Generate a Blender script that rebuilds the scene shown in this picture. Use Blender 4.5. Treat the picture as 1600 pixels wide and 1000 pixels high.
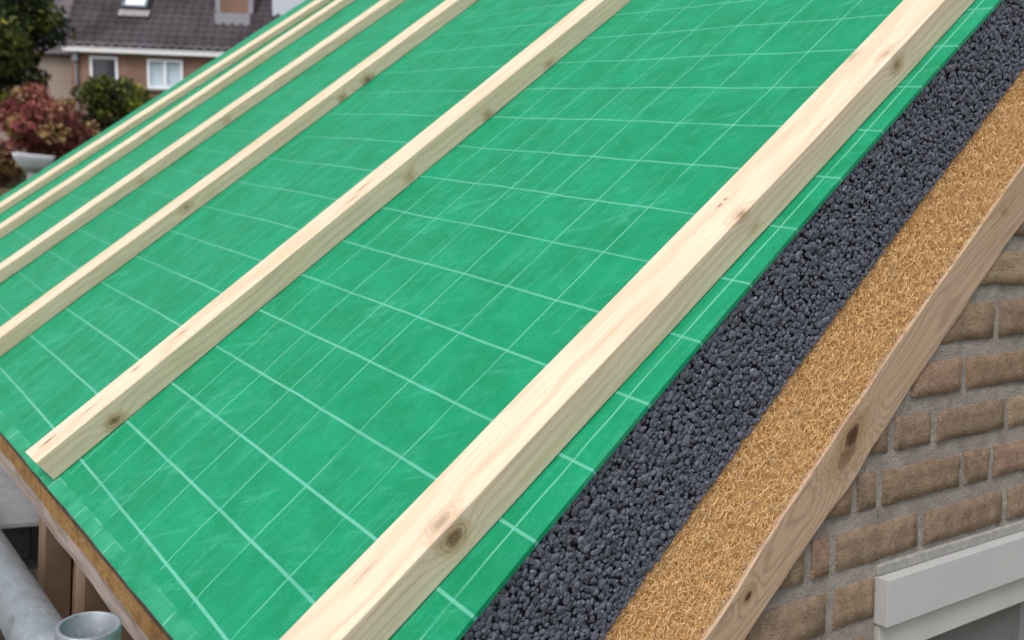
import bpy, bmesh, math, random
import numpy as np
from mathutils import Matrix, Vector, noise as mnoise

sc = bpy.context.scene
for o in list(bpy.data.objects): bpy.data.objects.remove(o)
S = 0.078                                   # metres per grid unit of the membrane
Z0 = 2.35                                   # height of the roof origin above the garden
ROOF = np.array([[.9997, .0167, .0194], [0, .7578, -.6524], [-.0256, .6522, .7576]])
WALL = np.array([[.1124, -.9884, -.1025], [.9920, .1176, -.0468], [.0583, -.0964, .9936]])
def m4(R3, t): return Matrix([[*R3[0], t[0]], [*R3[1], t[1]], [*R3[2], t[2]], [0, 0, 0, 1]])
# ---------------------------------------------------------------- camera
CAMR = np.array([[.6200, -.1691, .7661], [.7784, .0102, -.6277], [.0983, .9855, .1379]])
CAMP = (.6410, -.1957, 2.7741)
cam = bpy.data.cameras.new('camera'); co = bpy.data.objects.new('camera', cam)
sc.collection.objects.link(co); sc.camera = co
co.matrix_world = m4(CAMR, CAMP).normalized()
cam.sensor_width = 36; cam.lens = 1395.8 / 1600 * 36
cam.clip_start = .02; cam.clip_end = 2000
cam.dof.use_dof = True; cam.dof.focus_distance = .78; cam.dof.aperture_fstop = cam.lens / 1000 / .0035
# ---------------------------------------------------------------- light
SUN_EL, SUN_AZ = math.radians(54), math.radians(158)        # azimuth from +Y towards +X
w = bpy.data.worlds.new("World"); sc.world = w; w.use_nodes = True
nt = w.node_tree; bg = nt.nodes['Background']
sky = nt.nodes.new('ShaderNodeTexSky'); sky.sky_type = 'NISHITA'; sky.sun_disc = False
sky.sun_elevation = SUN_EL; sky.sun_rotation = SUN_AZ; sky.air_density = 1.0; sky.dust_density = 4.0; sky.ozone_density = 1.0
hs = nt.nodes.new('ShaderNodeHueSaturation'); hs.inputs['Saturation'].default_value = .22   # clouded over
nt.links.new(sky.outputs[0], hs.inputs['Color']); nt.links.new(hs.outputs[0], bg.inputs[0])
bg.inputs[1].default_value = .15
sun = bpy.data.lights.new('sun', 'SUN'); sun.energy = .9; sun.angle = math.radians(18); sun.color = (1, .95, .88)
so = bpy.data.objects.new('sun', sun); sc.collection.objects.link(so)
sd = Vector((math.sin(SUN_AZ) * math.cos(SUN_EL), math.cos(SUN_AZ) * math.cos(SUN_EL), math.sin(SUN_EL)))
so.rotation_euler = sd.to_track_quat('Z', 'Y').to_euler()
sc.view_settings.view_transform = 'Standard'; sc.view_settings.look = 'None'
sc.view_settings.exposure = 0.42; sc.view_settings.gamma = 1

random.seed(5); rng = np.random.default_rng(5)
# ---------------------------------------------------------------- helpers
def tag(o, label=None, cat=None, group=None, kind=None):
    if label: o['label'] = label
    if cat: o['category'] = cat
    if group: o['group'] = group
    if kind: o['kind'] = kind
    return o
def link(o, parent=None):
    sc.collection.objects.link(o)
    if parent: o.parent = parent
    return o
def empty(name, M=None, loc=None):
    o = bpy.data.objects.new(name, None); link(o); o.empty_display_size = .1
    if M is not None: o.matrix_world = M
    if loc is not None: o.location = loc
    return o
def mesh_obj(name, V, F, mat, parent=None, M=None, smooth=False, tone=None, uv=None):
    me = bpy.data.meshes.new(name)
    V = np.asarray(V, dtype=np.float32)
    if isinstance(F, np.ndarray):
        k = F.shape[1]; me.vertices.add(len(V)); me.vertices.foreach_set('co', V.ravel())
        me.loops.add(F.size); me.loops.foreach_set('vertex_index', F.astype(np.int32).ravel())
        me.polygons.add(len(F)); me.polygons.foreach_set('loop_start', np.arange(0, F.size, k, dtype=np.int32))
        me.update(calc_edges=True)
    else: me.from_pydata(V.tolist(), [], F); me.update()
    if smooth: me.polygons.foreach_set('use_smooth', [True] * len(me.polygons))
    if tone is not None:
        tone = np.asarray(tone, dtype=np.float32)
        if tone.ndim == 1: tone = np.stack([tone] * 3, -1)
        a = me.color_attributes.new('tone', 'FLOAT_COLOR', 'POINT')
        a.data.foreach_set('color', np.concatenate([tone, np.ones((len(tone), 1), np.float32)], 1).ravel())
    if uv is not None:
        l = me.attributes.new('grid', 'FLOAT2', 'CORNER'); vi = np.empty(len(me.loops), np.int32); me.loops.foreach_get('vertex_index', vi)
        l.data.foreach_set('vector', np.asarray(uv, np.float32)[vi].ravel())
    me.materials.append(mat)
    o = bpy.data.objects.new(name, me); link(o, parent)
    if M is not None: o.matrix_world = M
    return o
def grid_faces(nx, ny, off=0):                              # vertex index = iy*nx+ix
    i = np.arange(nx - 1)[None, :] + np.arange(ny - 1)[:, None] * nx
    return np.stack([i, i + 1, i + 1 + nx, i + nx], -1).reshape(-1, 4) + off
class MB:
    def __init__(s): s.v = []; s.f = []; s.n = 0
    def add(s, V, F): s.v.append(np.asarray(V, float)); s.f += [tuple(int(i) + s.n for i in f) for f in F]; s.n += len(V)
    def box(s, a, b, R=None, t=None, jit=0):
        x0, y0, z0 = a; x1, y1, z1 = b
        V = np.array([[x0, y0, z0], [x1, y0, z0], [x1, y1, z0], [x0, y1, z0], [x0, y0, z1], [x1, y0, z1], [x1, y1, z1], [x0, y1, z1]], float)
        if jit: V += rng.uniform(-jit, jit, V.shape)
        if R is not None: V = V @ np.asarray(R).T
        if t is not None: V = V + t
        s.add(V, [(0, 3, 2, 1), (4, 5, 6, 7), (0, 1, 5, 4), (1, 2, 6, 5), (2, 3, 7, 6), (3, 0, 4, 7)])
    def hexa(s, V): s.add(V, [(0, 3, 2, 1), (4, 5, 6, 7), (0, 1, 5, 4), (1, 2, 6, 5), (2, 3, 7, 6), (3, 0, 4, 7)])
    def tube(s, P, r, n=12, cap=True):
        P = np.asarray(P, float); r = np.broadcast_to(r, len(P)); V = []
        for k in range(len(P)):
            d = P[min(k + 1, len(P) - 1)] - P[max(k - 1, 0)]; d /= np.linalg.norm(d)
            a = np.cross(d, [0, 0, 1] if abs(d[2]) < .9 else [1, 0, 0]); a /= np.linalg.norm(a); b = np.cross(d, a)
            for j in range(n):
                t = 2 * math.pi * j / n; V.append(P[k] + r[k] * (a * math.cos(t) + b * math.sin(t)))
        F = [(k * n + j, k * n + (j + 1) % n, (k + 1) * n + (j + 1) % n, (k + 1) * n + j) for k in range(len(P) - 1) for j in range(n)]
        if cap: F += [tuple(range(n))[::-1], tuple((len(P) - 1) * n + j for j in range(n))]
        s.add(V, F)
    def build(s, name, mat, parent=None, M=None, smooth=False, bevel=0, scale=1):
        V = np.concatenate(s.v) * scale
        o = mesh_obj(name, V, s.f, mat, parent, M, smooth)
        if bevel:
            b = o.modifiers.new('bevel', 'BEVEL'); b.width = bevel; b.segments = 2; b.limit_method = 'ANGLE'
        return o
# ---------------------------------------------------------------- node expressions
class E:
    def __init__(s, nt, sock): s.nt = nt; s.s = sock
    def _m(s, op, *a):
        n = s.nt.nodes.new('ShaderNodeMath'); n.operation = op
        for i, x in enumerate((s,) + a):
            if isinstance(x, E): s.nt.links.new(x.s, n.inputs[i])
            else: n.inputs[i].default_value = x
        return E(s.nt, n.outputs[0])
    def __add__(s, o): return s._m('ADD', o)
    def __sub__(s, o): return s._m('SUBTRACT', o)
    def __mul__(s, o): return s._m('MULTIPLY', o)
    def __truediv__(s, o): return s._m('DIVIDE', o)
    def sin(s): return s._m('SINE')
    def abs(s): return s._m('ABSOLUTE')
    def frac(s): return s._m('FRACT')
    def pow(s, o): return s._m('POWER', o)
    def sqrt(s): return s._m('SQRT')
    def max(s, o): return s._m('MAXIMUM', o)
    def min(s, o): return s._m('MINIMUM', o)
    def ss(s, a, b, lo=0., hi=1.):                            # smoothstep from a to b
        n = s.nt.nodes.new('ShaderNodeMapRange'); n.interpolation_type = 'SMOOTHSTEP'
        s.nt.links.new(s.s, n.inputs[0]); n.inputs[1].default_value = a; n.inputs[2].default_value = b
        n.inputs[3].default_value = lo; n.inputs[4].default_value = hi
        return E(s.nt, n.outputs[0])
class Mat:
    def __init__(s, name, rough=.6, spec=.3, col=(.5, .5, .5)):
        s.m = bpy.data.materials.new(name); s.m.use_nodes = True; s.nt = s.m.node_tree
        s.b = s.nt.nodes['Principled BSDF']; s.b.inputs['Roughness'].default_value = rough
        s.b.inputs['Specular IOR Level'].default_value = spec; s.b.inputs['Base Color'].default_value = (*col, 1)
    def obj(s):
        n = s.nt.nodes.new('ShaderNodeTexCoord'); x = s.nt.nodes.new('ShaderNodeVectorMath'); x.operation = 'SCALE'
        x.inputs[3].default_value = 1 / S; s.nt.links.new(n.outputs['Object'], x.inputs[0]); return x.outputs[0]
    def uv(s):
        n = s.nt.nodes.new('ShaderNodeUVMap'); n.uv_map = 'grid'; return n.outputs[0]
    def xyz(s, v):
        n = s.nt.nodes.new('ShaderNodeSeparateXYZ'); s.nt.links.new(v, n.inputs[0]); return [E(s.nt, o) for o in n.outputs]
    def vec(s, x, y, z):
        n = s.nt.nodes.new('ShaderNodeCombineXYZ')
        for i, a in enumerate((x, y, z)):
            if isinstance(a, E): s.nt.links.new(a.s, n.inputs[i])
            else: n.inputs[i].default_value = a
        return n.outputs[0]
    def noise(s, v, scale=1, detail=2, rough=.5, sc3=None, dist=0):
        if sc3:
            m = s.nt.nodes.new('ShaderNodeVectorMath'); m.operation = 'MULTIPLY'; s.nt.links.new(v, m.inputs[0]); m.inputs[1].default_value = sc3; v = m.outputs[0]
        n = s.nt.nodes.new('ShaderNodeTexNoise'); s.nt.links.new(v, n.inputs['Vector']); n.inputs['Scale'].default_value = scale
        n.inputs['Detail'].default_value = detail; n.inputs['Roughness'].default_value = rough; n.inputs['Distortion'].default_value = dist
        return E(s.nt, n.outputs[0])
    def vor(s, v, scale, feat='F1', out='Distance'):
        n = s.nt.nodes.new('ShaderNodeTexVoronoi'); n.feature = feat; s.nt.links.new(v, n.inputs['Vector']); n.inputs['Scale'].default_value = scale
        return E(s.nt, n.outputs[out])
    def mix(s, f, a, b):
        n = s.nt.nodes.new('ShaderNodeMix'); n.data_type = 'RGBA'
        if isinstance(f, E): s.nt.links.new(f.s, n.inputs[0])
        else: n.inputs[0].default_value = f
        for k, c in ((6, a), (7, b)):
            if isinstance(c, (tuple, list)): n.inputs[k].default_value = (*c, 1)
            else: s.nt.links.new(c, n.inputs[k])
        return n.outputs[2]
    def mul(s, col, f):                                        # colour times grey value
        n = s.nt.nodes.new('ShaderNodeVectorMath'); n.operation = 'SCALE'; s.nt.links.new(col, n.inputs[0]); s.nt.links.new(f.s, n.inputs[3]); return n.outputs[0]
    def tone(s):
        n = s.nt.nodes.new('ShaderNodeVertexColor'); n.layer_name = 'tone'; return n.outputs[0]
    def color(s, c): s.nt.links.new(c, s.b.inputs['Base Color']); return s
    def rough(s, e): s.nt.links.new(e.s, s.b.inputs['Roughness']); return s
    def bump(s, h, strength=.3, dist=.001):
        n = s.nt.nodes.new('ShaderNodeBump'); n.inputs['Strength'].default_value = strength; n.inputs['Distance'].default_value = dist
        s.nt.links.new(h.s, n.inputs['Height']); s.nt.links.new(n.outputs[0], s.b.inputs['Normal']); return s
def noisy(name, a, b, scale=3, rough=.7, spec=.3, bump=.2, bd=.001, detail=4, sc3=None, lo=.35, hi=.65):
    m = Mat(name, rough, spec); v = m.obj(); n = m.noise(v, scale, detail, .6, sc3)
    m.color(m.mix(n.ss(lo, hi), a, b)); m.bump(m.noise(v, scale * 3, 4, .6, sc3), bump, bd); return m.m
# wood: growth rings cut lengthwise (grain along local y), knots = (x, y, z, radius, stretch along grain, strength)
def wood(name, light=(.82, .66, .46), dark=(.66, .46, .27), knots=(), pith=(.3, -.5), ringf=70, seed=0., stain=(.75, .60, .36), blotch=.35, weather=0):
    m = Mat(name, .62, .25); v = m.obj(); x, y, z = m.xyz(v)
    warp = m.noise(m.vec(x + seed, y, z), 1, 3, .5, (.7, .16, .7))
    wig = m.noise(m.vec(x, y + seed, z), 1, 2, .5, (2.5, .9, 2.5))
    rx = x - pith[0] + (warp - .5) * 1.1; rz = z - pith[1] + (warp - .5) * .5
    kn = m.noise(v, 9, 3, .6)
    rad = (rx * rx + rz * rz).sqrt() + (wig - .5) * .09
    kmask = None; kcore = None; kring = None
    for (kx, ky, kz, r, st, amp) in knots:
        dx = x - kx; dy = (y - ky) * (1 / st); dz = z - kz
        d = (dx * dx + dy * dy + dz * dz).sqrt() + (wig - .5) * (1.3 * r) + (kn - .5) * (.7 * r)
        if amp >= .5: rad = rad + d.ss(r * 3.2, 0, 0, r * 1.6)
        a = d.ss(r * 1.9, r * .5, 0, amp * .75); c = d.ss(r * (.8 if weather else .62), r * (.3 if weather else .25), 0, amp)
        g = ((d * (15 / max(r, .03))).sin() * .5 + .5).pow(2) * d.ss(r * 2.0, r * .3, 0, amp) * .8
        kmask = a if kmask is None else kmask.max(a); kcore = c if kcore is None else kcore.max(c); kring = g if kring is None else kring.max(g)
    ring = ((rad * ringf).sin() * .5 + .5).pow(2.2)
    fib = m.noise(v, 1, 3, .6, (38, 1.1, 38)); fib2 = m.noise(v, 1, 2, .5, (9, .35, 9))
    big = m.noise(m.vec(x, y, z + seed * 3), 1, 3, .5, (1.6, .5, 1.6))
    c = m.mix(ring * .55 + (fib2 - .5) * .5, light, dark)
    c = m.mix(big.ss(.45, .75, 0, blotch), c, stain)
    if kmask is not None:
        c = m.mix(kmask * .8, c, (.40, .235, .115)); c = m.mix(kring * .75, c, (.24, .125, .06)); c = m.mix(kcore * (.88 if weather else .62), c, (.05, .024, .014) if weather else (.075, .035, .02))
    c = m.mul(c, fib.ss(.25, .75, .86, 1.06))
    if weather: 
        cr = m.noise(v, 1, 2, .5, (30, .5, 30)); c = m.mul(c, cr.ss(.28, .36, .55, 1.0))
    m.color(c); m.bump(fib * .6 + ring * .4, .35, .0004); return m.m

# ---------------------------------------------------------------- ground, far garden
def ground_z(x, y):
    t = np.clip((-x - 6) / 7.0, 0, 1); t = t * t * (3 - 2 * t)
    return 2.0 * t + .012 * np.clip(-x - 13, 0, 30)
gx = np.concatenate([[-900, -300, -120, -60], np.linspace(-40, 30, 71), [60, 150, 900]]); gy = np.concatenate([[-900, -300, -100], np.linspace(-40, 60, 60), [120, 300, 900]])
GX, GY = np.meshgrid(gx, gy); GZ = ground_z(GX, GY) + .05 * np.sin(GX * 1.7) * np.sin(GY * 1.3) * (np.abs(GX) < 50)
gm = Mat('lawn_soil', .9, .1); v = gm.obj()
gm.color(gm.mix(gm.noise(v, .035, 5).ss(.4, .6), (.06, .075, .025), (.10, .07, .045))).bump(gm.noise(v, .8, 4), .6, .02)
tag(mesh_obj('ground', np.stack([GX, GY, GZ], -1).reshape(-1, 3), grid_faces(len(gx), len(gy)), gm.m, smooth=True), kind='structure')

RM = m4(ROOF, (0, 0, Z0)); KW = 1.016; SW = S * KW; WM = m4(WALL, ((1 - KW) * CAMP[0], (1 - KW) * CAMP[1], (1 - KW) * CAMP[2] + KW * Z0))
# ---------------------------------------------------------------- the roof
def eave(u): return .79 + .041 * u
def far(v): return -28.9 + .145 * v
def verge(v): v = np.minimum(v, 12.); return .0031 * v * v - .0729 * v + 2.6114
VT = 24.
DOWN = np.array([.0256, -.6522, -.7576]); INW = np.array([0, .7578, -.6524]); INW /= np.linalg.norm(INW)
# membrane: printed grid follows slightly uneven lay; uv = grid coordinates
ci = [.0925, -.2092, .0949, -.8487, -.0413, -.1708, .0642, .3115]; cj = [.1059, .1402, -.0206, .1364, .0039, -.3573, .2130, -.1625]
def basis(u, v):
    u = np.clip(u, -13, 3) / 10; v = (np.clip(v, 0, 15) - 6) / 6
    return np.stack([u ** 0, u, v, u * u, u * v, v * v, v ** 3, u * v * v], -1)
nu, nv = 520, 420
su = np.linspace(0, 1, nu) ** .75; tv = np.linspace(0, 1, nv)
SU, TV = np.meshgrid(su, tv)
U = -28 + 30.4 * SU
for _ in range(3):
    V = eave(U) + TV * (VT - eave(U)); U = far(V) + SU * (verge(V) - .035 - far(V))
gi = U + basis(np.clip(U, -5, 2.6), V) @ ci; gj = V / .9347 + basis(U, V) @ cj
e = V - eave(U)
BAT = [(1.81, .002, .0), (-5.795, .0072, .655), (-12.53, .020, .5), (-17.85, .066, .1), (-22.55, .094, -.12), (-26.15, .168, -.3)]
BH = [.42, .40, .33, .29, .25, .20]; BW = [.62, .62, .66, .64, .66, .75]
Wd = .012 * np.sin(U * 1.9 + .8 * np.sin(V * .9)) + .010 * np.sin(V * 2.1 + U * .7) + .006 * np.sin(U * 5.3 - V * 1.3 + 2 * np.sin(V * .37)) + .004 * np.sin(U * 2.2 + V * 7.1)
Wd += .018 * np.exp(-((e - .12) / .09) ** 2) - .02 * np.exp(-((e - .36 - .03 * np.sin(U * 3)) / .10) ** 2)
near = np.ones_like(U)
for a, b, _ in BAT: near = np.minimum(near, np.clip((np.abs(U - (a + b * V) + .31) - .3) / .3, 0, 1))
Wd = .55 * Wd * (.25 + .75 * near) * np.clip((verge(V) - U) / .3, .15, 1) - .004 + np.where(near <= 0, -.002, 0)
P = np.stack([U, V, Wd], -1).reshape(-1, 3); n0 = len(P)
# turned-down rim along verge and eave
F = grid_faces(nu, nv)
rimt = P.reshape(nv, nu, 3)[:, -1]; rimv = rimt + [.003, 0, -.05]; iv = np.arange(nv) * nu + nu - 1
rimv = np.concatenate([rimt, rimv]); k_ = n0 + np.arange(nv - 1); F2 = np.stack([k_, k_ + nv, k_ + nv + 1, k_ + 1], -1)
rime = P.reshape(nv, nu, 3)[0] + DOWN * .03 - INW * .01; ie = np.arange(nu); n1 = n0 + 2 * nv
F3 = np.stack([ie[:-1], n1 + ie[:-1], n1 + ie[1:], ie[1:]], -1)
P = np.concatenate([P, rimv, rime]); uvs = np.stack([gi, gj], -1).reshape(-1, 2)
uvs = np.concatenate([uvs, uvs[iv] + [.3, 0], uvs[iv] + [.3, 0], uvs[ie]])
mm = Mat('green_underlay', .5, .22); uvn = mm.uv(); a, b, _ = mm.xyz(uvn); ov = mm.obj(); ox, oy, oz = mm.xyz(ov)
wob = mm.noise(ov, 1.3, 3, .5); wob2 = mm.noise(mm.vec(ox + 31, oy, oz), 1.3, 3, .5)
a = a + (wob - .5) * .03; b = b + (wob2 - .5) * .025
ed = oy - (ox * .041 + .79)
la = ((a + .5).frac() - .5).abs(); lb = ((b + .5).frac() - .5).abs()
br1 = mm.noise(mm.vec(ox * .9 + 7, oy * .9, 0), 1.1, 2); br2 = mm.noise(mm.vec(ox * .6, oy * .6 + 3, 1), 1, 2)
side = ox.ss(-9, -4, .25, 1)
thin = la.ss(.014, .005) * br1.ss(.28, .56, .25, .8) * side * ed.ss(.28, .4)
thick = (lb * oy.ss(1, 8, .78, 1.1)).ss(.024, .012) * br2.ss(.25, .55, .6, .9) * oy.ss(9, 1, .72, 1) * ed.ss(.2, .3) * ox.ss(-16, -6, .45, 1)
# faint intermediate threads, weave and scuffing
strk = mm.noise(ov, 1, 3, .6, (6.5, .22, 1)); strk2 = mm.noise(ov, 1, 2, .5, (22, .5, 1))
mot = mm.noise(ov, 1.1, 5, .62); mot2 = mm.noise(mm.vec(ox - 9, oy + 4, 0), 3.2, 5, .7, None, .6); fine = mm.noise(ov, 42, 2, .6)
c = mm.mix(mot.ss(.3, .7), (.0008, .205, .087), (.002, .255, .122))
c = mm.mix(mot2.ss(.45, .8, 0, .38), c, (.035, .34, .19))
c = mm.mix(strk.ss(.5, .8, 0, .22), c, (.05, .37, .22))
c = mm.mix(strk2.ss(.58, .74, 0, .12), c, (.18, .52, .38))
wr_ = mm.noise(mm.vec((ox + oy * .9) * 1.0, (oy - ox * .8) * 4.2, 2), .8, 5, .68, None, .8); gate = mm.noise(ov, .45, 2)
c = mm.mix(wr_.ss(.52, .74, 0, .42) * gate.ss(.42, .58, .15, 1), c, (.075, .42, .27))
c = mm.mul(c, fine.ss(.2, .8, .9, 1.08))
half = ((a * 2 + .5).frac() - .5).abs().ss(.020, .006) * ox.ss(-1.5, -3.2, 0, 1) * br2.ss(.4, .62, 0, .6) * ed.ss(.28, .4)
c = mm.mix(half, c, (.12, .44, .32)); c = mm.mix(thin, c, (.15, .48, .35)); c = mm.mix(thick, c, (.12, .42, .32))
band = ed.ss(.21, .19) * ed.ss(-.1, .02)                     # taped strip at the eave with printed boxes
bx = ((ox * .75 + 5).frac() - .5).abs(); line = (ed - .19).abs().ss(.016, .008) * bx.ss(.18, .2) * .6 + (bx - .2).abs().ss(.02, .008) * band
bn = mm.noise(ov, 1.1, 3, .6); c = mm.mix(band * bn.ss(.35, .65, .0, .2), c, (.12, .46, .32)); c = mm.mix(line.min(1.) * bn.ss(.45, .62, 0, .26), c, (.4, .78, .62))
mm.color(c); mm.rough(fine * .12 + .50)
mm.bump(wr_ * .6 + mot2 * .5 + strk2 * .15 + fine * .06 + mm.noise(ov, 1, 4, .6, (2.2, 5, 1), 1.2) * .35, .6, .003)
tag(mesh_obj('roof_membrane', P * S, np.concatenate([F, F2, F3]), mm.m, M=RM, smooth=True, uv=uvs),
    'green roofing underlay printed with pale grid lines, covering the whole slope', 'roof membrane')

# battens
bl = [dict(knots=[(1.82, 3.2, .27, .11, 1.25, 1.), (1.70, 3.22, .44, .10, 1.9, .45), (1.82, 11.33, .27, .085, 1.5, .9), (1.72, 11.33, .43, .075, 2.2, .4), (1.80, 7.99, .43, .075, 1.3, .75), (1.82, 8.1, .16, .05, 2, .4), (1.427, 8.09, .42, .02, 2.0, 1.), (1.421, 8.21, .42, .017, 1.6, 1.), (1.44, 7.58, .42, .009, 1.6, .9), (1.27, 11.3, .43, .05, 3, .35), (1.42, 2.45, .42, .02, 9, .6)], pith=(1.0, -1.4), ringf=55, blotch=.2),
      dict(knots=[(-5.78, 1.84, .13, .10, 1.5, 1.), (-5.78, 8.18, .13, .085, 1.5, .9), (-5.75, 10.22, .07, .085, 1.3, 1.), (-5.7, 12.0, .08, .06, 2, .6), (-6.15, .97, .40, .030, 4.5, 1.), (-6.1, 1.68, .40, .026, 9, .55), (-6.18, 2.59, .40, .026, 3, 1.), (-6.12, 3.5, .40, .028, 4, 1.), (-5.92, 7.1, .40, .03, 5, .9), (-6.05, 7.43, .40, .03, 5, .8)], pith=(-6.2, -.8), ringf=50, blotch=.5),
      dict(knots=[(-12.4, 6.08, .2, .10, 1.6, .6), (-12.3, 11.58, .06, .11, 1.4, 1.), (-12.3, 10.75, .07, .09, 1.4, .9), (-12.7, 3.1, .42, .02, 6, .7)], pith=(-12.9, -.7), ringf=45, blotch=.6),
      dict(knots=[(-17.2, 9.5, .12, .09, 1.5, .45), (-17.4, 6.6, .12, .08, 1.5, .4)], pith=(-18, -.8), ringf=45, blotch=.5),
      dict(knots=[(-21.6, 8.4, .2, .13, 1.6, .6)], pith=(-22.2, -.9), ringf=45, blotch=.8),
      dict(knots=[(-25.2, 11, .15, .12, 1.6, .5)], pith=(-25, -.9), ringf=45, blotch=.6)]
blab = ['nearest pale pine batten beside the cut roof edge, knot in its side at bottom',
        'pine batten ending just above the eave with a brown knot near its cut end',
        'third pine batten from the cut roof edge, left of the long knotted one',
        'fourth pine batten counted from the cut roof edge, greenish side and no dark knots',
        'second batten from the far roof edge, narrow and pale in the distance',
        'farthest pine batten, running close along the far edge of the green roof']
for k, ((a0, sk, v0), d) in enumerate(zip(BAT, bl)):
    mt = wood('pine_batten_wood', seed=k * 3.7, light=(.70, .570, .440), dark=(.585, .435, .285), stain=(.59, .48, .31), **d)
    ny = 160; vv = np.linspace(v0, VT - .3, ny); prof = []
    r = .018; W_, H_ = BW[k], BH[k]
    for cx, cz, a_ in ((0, 0, 225), (0, 0, 225)): pass
    ring = []
    for (cx, cz, t0) in ((-r, r, -90), (-r, H_ - r, 0), (-W_ + r, H_ - r, 90), (-W_ + r, r, 180)):
        for q in (0, 30, 60, 90): t = math.radians(t0 + q); ring.append((cx + r * math.cos(t), cz + r * math.sin(t)))
    ring = np.array(ring); nr = len(ring)
    wx = .006 * np.sin(vv * .8 + k) + .003 * np.sin(vv * 2.3 + k * 2); wz = .004 * np.sin(vv * .6 + k * 3)
    Vb = np.zeros((ny, nr, 3)); Vb[..., 0] = (a0 + sk * vv + wx)[:, None] + ring[None, :, 0]
    Vb[..., 1] = vv[:, None]; Vb[..., 2] = ring[None, :, 1] + wz[:, None] * (ring[None, :, 1] > .1) + .001
    if k == 1: Vb[0, :, 1] += (ring[:, 0] + .3) * .06 
    Fb = [(i * nr + j, i * nr + (j + 1) % nr, (i + 1) * nr + (j + 1) % nr, (i + 1) * nr + j) for i in range(ny - 1) for j in range(nr)]
    Fb += [tuple(range(nr))[::-1], tuple((ny - 1) * nr + j for j in range(nr))]
    ob = mesh_obj('batten', Vb.reshape(-1, 3) * S, Fb, mt, M=RM)
    tag(ob, blab[k], 'batten', 'pine battens laid up the roof slope')

# layered build-up seen on the cut verge
def wblk(v): v = np.minimum(v, 20.); return .0004 * v * v + .0305 * v - 1.8254
def wtan(v): v = np.minimum(v, 20.); return -.001 * v * v + .0737 * v - 3.5196
def wtim(v): v = np.minimum(v, 12.5); return .0057 * v * v - .0544 * v - 3.8481 - .0
def vend(wv, d): t = (-.6524 * d - wv) / .7576; return -.6522 * t + .7578 * d      # plumb cut set back d behind the eave
def slab(name, top, bot, inset, mat, u0=None, d=.6, n=60):
    vs = np.linspace(0, 1, n); V = []
    for t in vs:
        for (fn, uu) in ((top, 0), (bot, 0), (bot, 1), (top, 1)):
            # parameter along slope from plumb cut to ridge
            w0 = fn(2.); ue = 2.3 if uu == 0 else -27.6; st = eave(ue) + vend(w0, d if uu == 0 else 7.)
            v_ = st + t * (VT - st); V.append(((verge(v_) - inset) if uu == 0 else far(v_) + .3, v_, fn(v_)))
    F = [(4 * i + j, 4 * i + (j + 1) % 4, 4 * (i + 1) + (j + 1) % 4, 4 * (i + 1) + j) for i in range(n - 1) for j in range(4)]
    F += [(3, 2, 1, 0), tuple(4 * (n - 1) + j for j in range(4))]
    return mesh_obj(name, np.array(V) * S, F, mat, M=RM)
dm = noisy('dark_binder', (.010, .011, .014), (.03, .03, .036), 14, .8)
core = slab('insulation_board', lambda v: -.065 + 0 * v, lambda v: wblk(v) + .01, .10, dm)
tag(core, 'thick dark grey board of pressed granules directly under the green sheet', 'insulation board')
# granules on the cut face: one part
bm = bmesh.new(); bmesh.ops.create_icosphere(bm, subdivisions=2, radius=1); ICO = np.array([v.co[:] for v in bm.verts]); IF = np.array([[v.index for v in f.verts] for f in bm.faces]); bm.free()
def granules(n, rad, jit):
    pts = []
    vv = 0.9
    cell = rad * 1.72
    for v_ in np.arange(.9, 15.5, cell):
        lo = wblk(v_)
        for w_ in np.arange(lo, -.06, cell):
            pts.append((v_ + rng.uniform(-.5, .5) * cell, w_ + rng.uniform(-.5, .5) * cell))
    return np.array(pts)
pts = granules(0, .033, 0); r_ = rng.uniform(.028, .05, len(pts)) * rng.choice([1, 1, 1.2, .8], len(pts))
el = np.arange(.9, 15.5, .05); edge_ = np.concatenate([np.stack([el + rng.uniform(-.015, .015, len(el)), wblk(el) + .03], -1), np.stack([el, 0 * el - .085], -1)]); pts = np.concatenate([pts, edge_]); r_ = np.concatenate([r_, rng.uniform(.024, .038, len(edge_))])
pts2 = pts[rng.random(len(pts)) < .5] + rng.uniform(-.03, .03, (1, 2)); pts = np.concatenate([pts, pts2]); r_ = np.concatenate([r_, rng.uniform(.012, .026, len(pts2))])
keep = (pts[:, 1] < -.03) & (pts[:, 1] - r_ * .75 > wblk(pts[:, 0]) - .01); pts = pts[keep]; r_ = r_[keep]; N = len(pts)
sh = rng.uniform(.7, 1.25, (N, 1, 3)); nrm = rng.normal(size=(N, 3, 3)); Q, _ = np.linalg.qr(nrm)
base = ICO[None] * sh; cut = rng.normal(size=(N, 3, 3)); cut /= np.linalg.norm(cut, axis=-1, keepdims=True)
for k in range(3):                                           # flatten facets: broken crumb shapes
    dd = np.einsum('nvi,ni->nv', base, cut[:, k]); lim = .55; ex = np.maximum(dd - lim, 0); base = base - ex[..., None] * cut[:, k][:, None, :]
base = np.einsum('nvi,nij->nvj', base, Q) * r_[:, None, None]
ctr = np.stack([verge(pts[:, 0]) - .075 + rng.uniform(-.02, .03, N), pts[:, 0], pts[:, 1]], -1)
VV = base + ctr[:, None]; lim_ = ctr[:, 0] * 0 + verge(pts[:, 0]) - .052 + rng.uniform(-.010, .008, N)
lim_ = lim_[:, None] + (VV[..., 1] - ctr[:, None, 1]) * rng.normal(0, .18, (N, 1)) + (VV[..., 2] - ctr[:, None, 2]) * rng.normal(0, .18, (N, 1)); VV[..., 0] = np.where(VV[..., 0] > lim_, lim_ + (VV[..., 0] - lim_) * .12, VV[..., 0]); VV = VV.reshape(-1, 3); FF = (IF[None] + (np.arange(N) * len(ICO))[:, None, None]).reshape(-1, 3)
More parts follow.
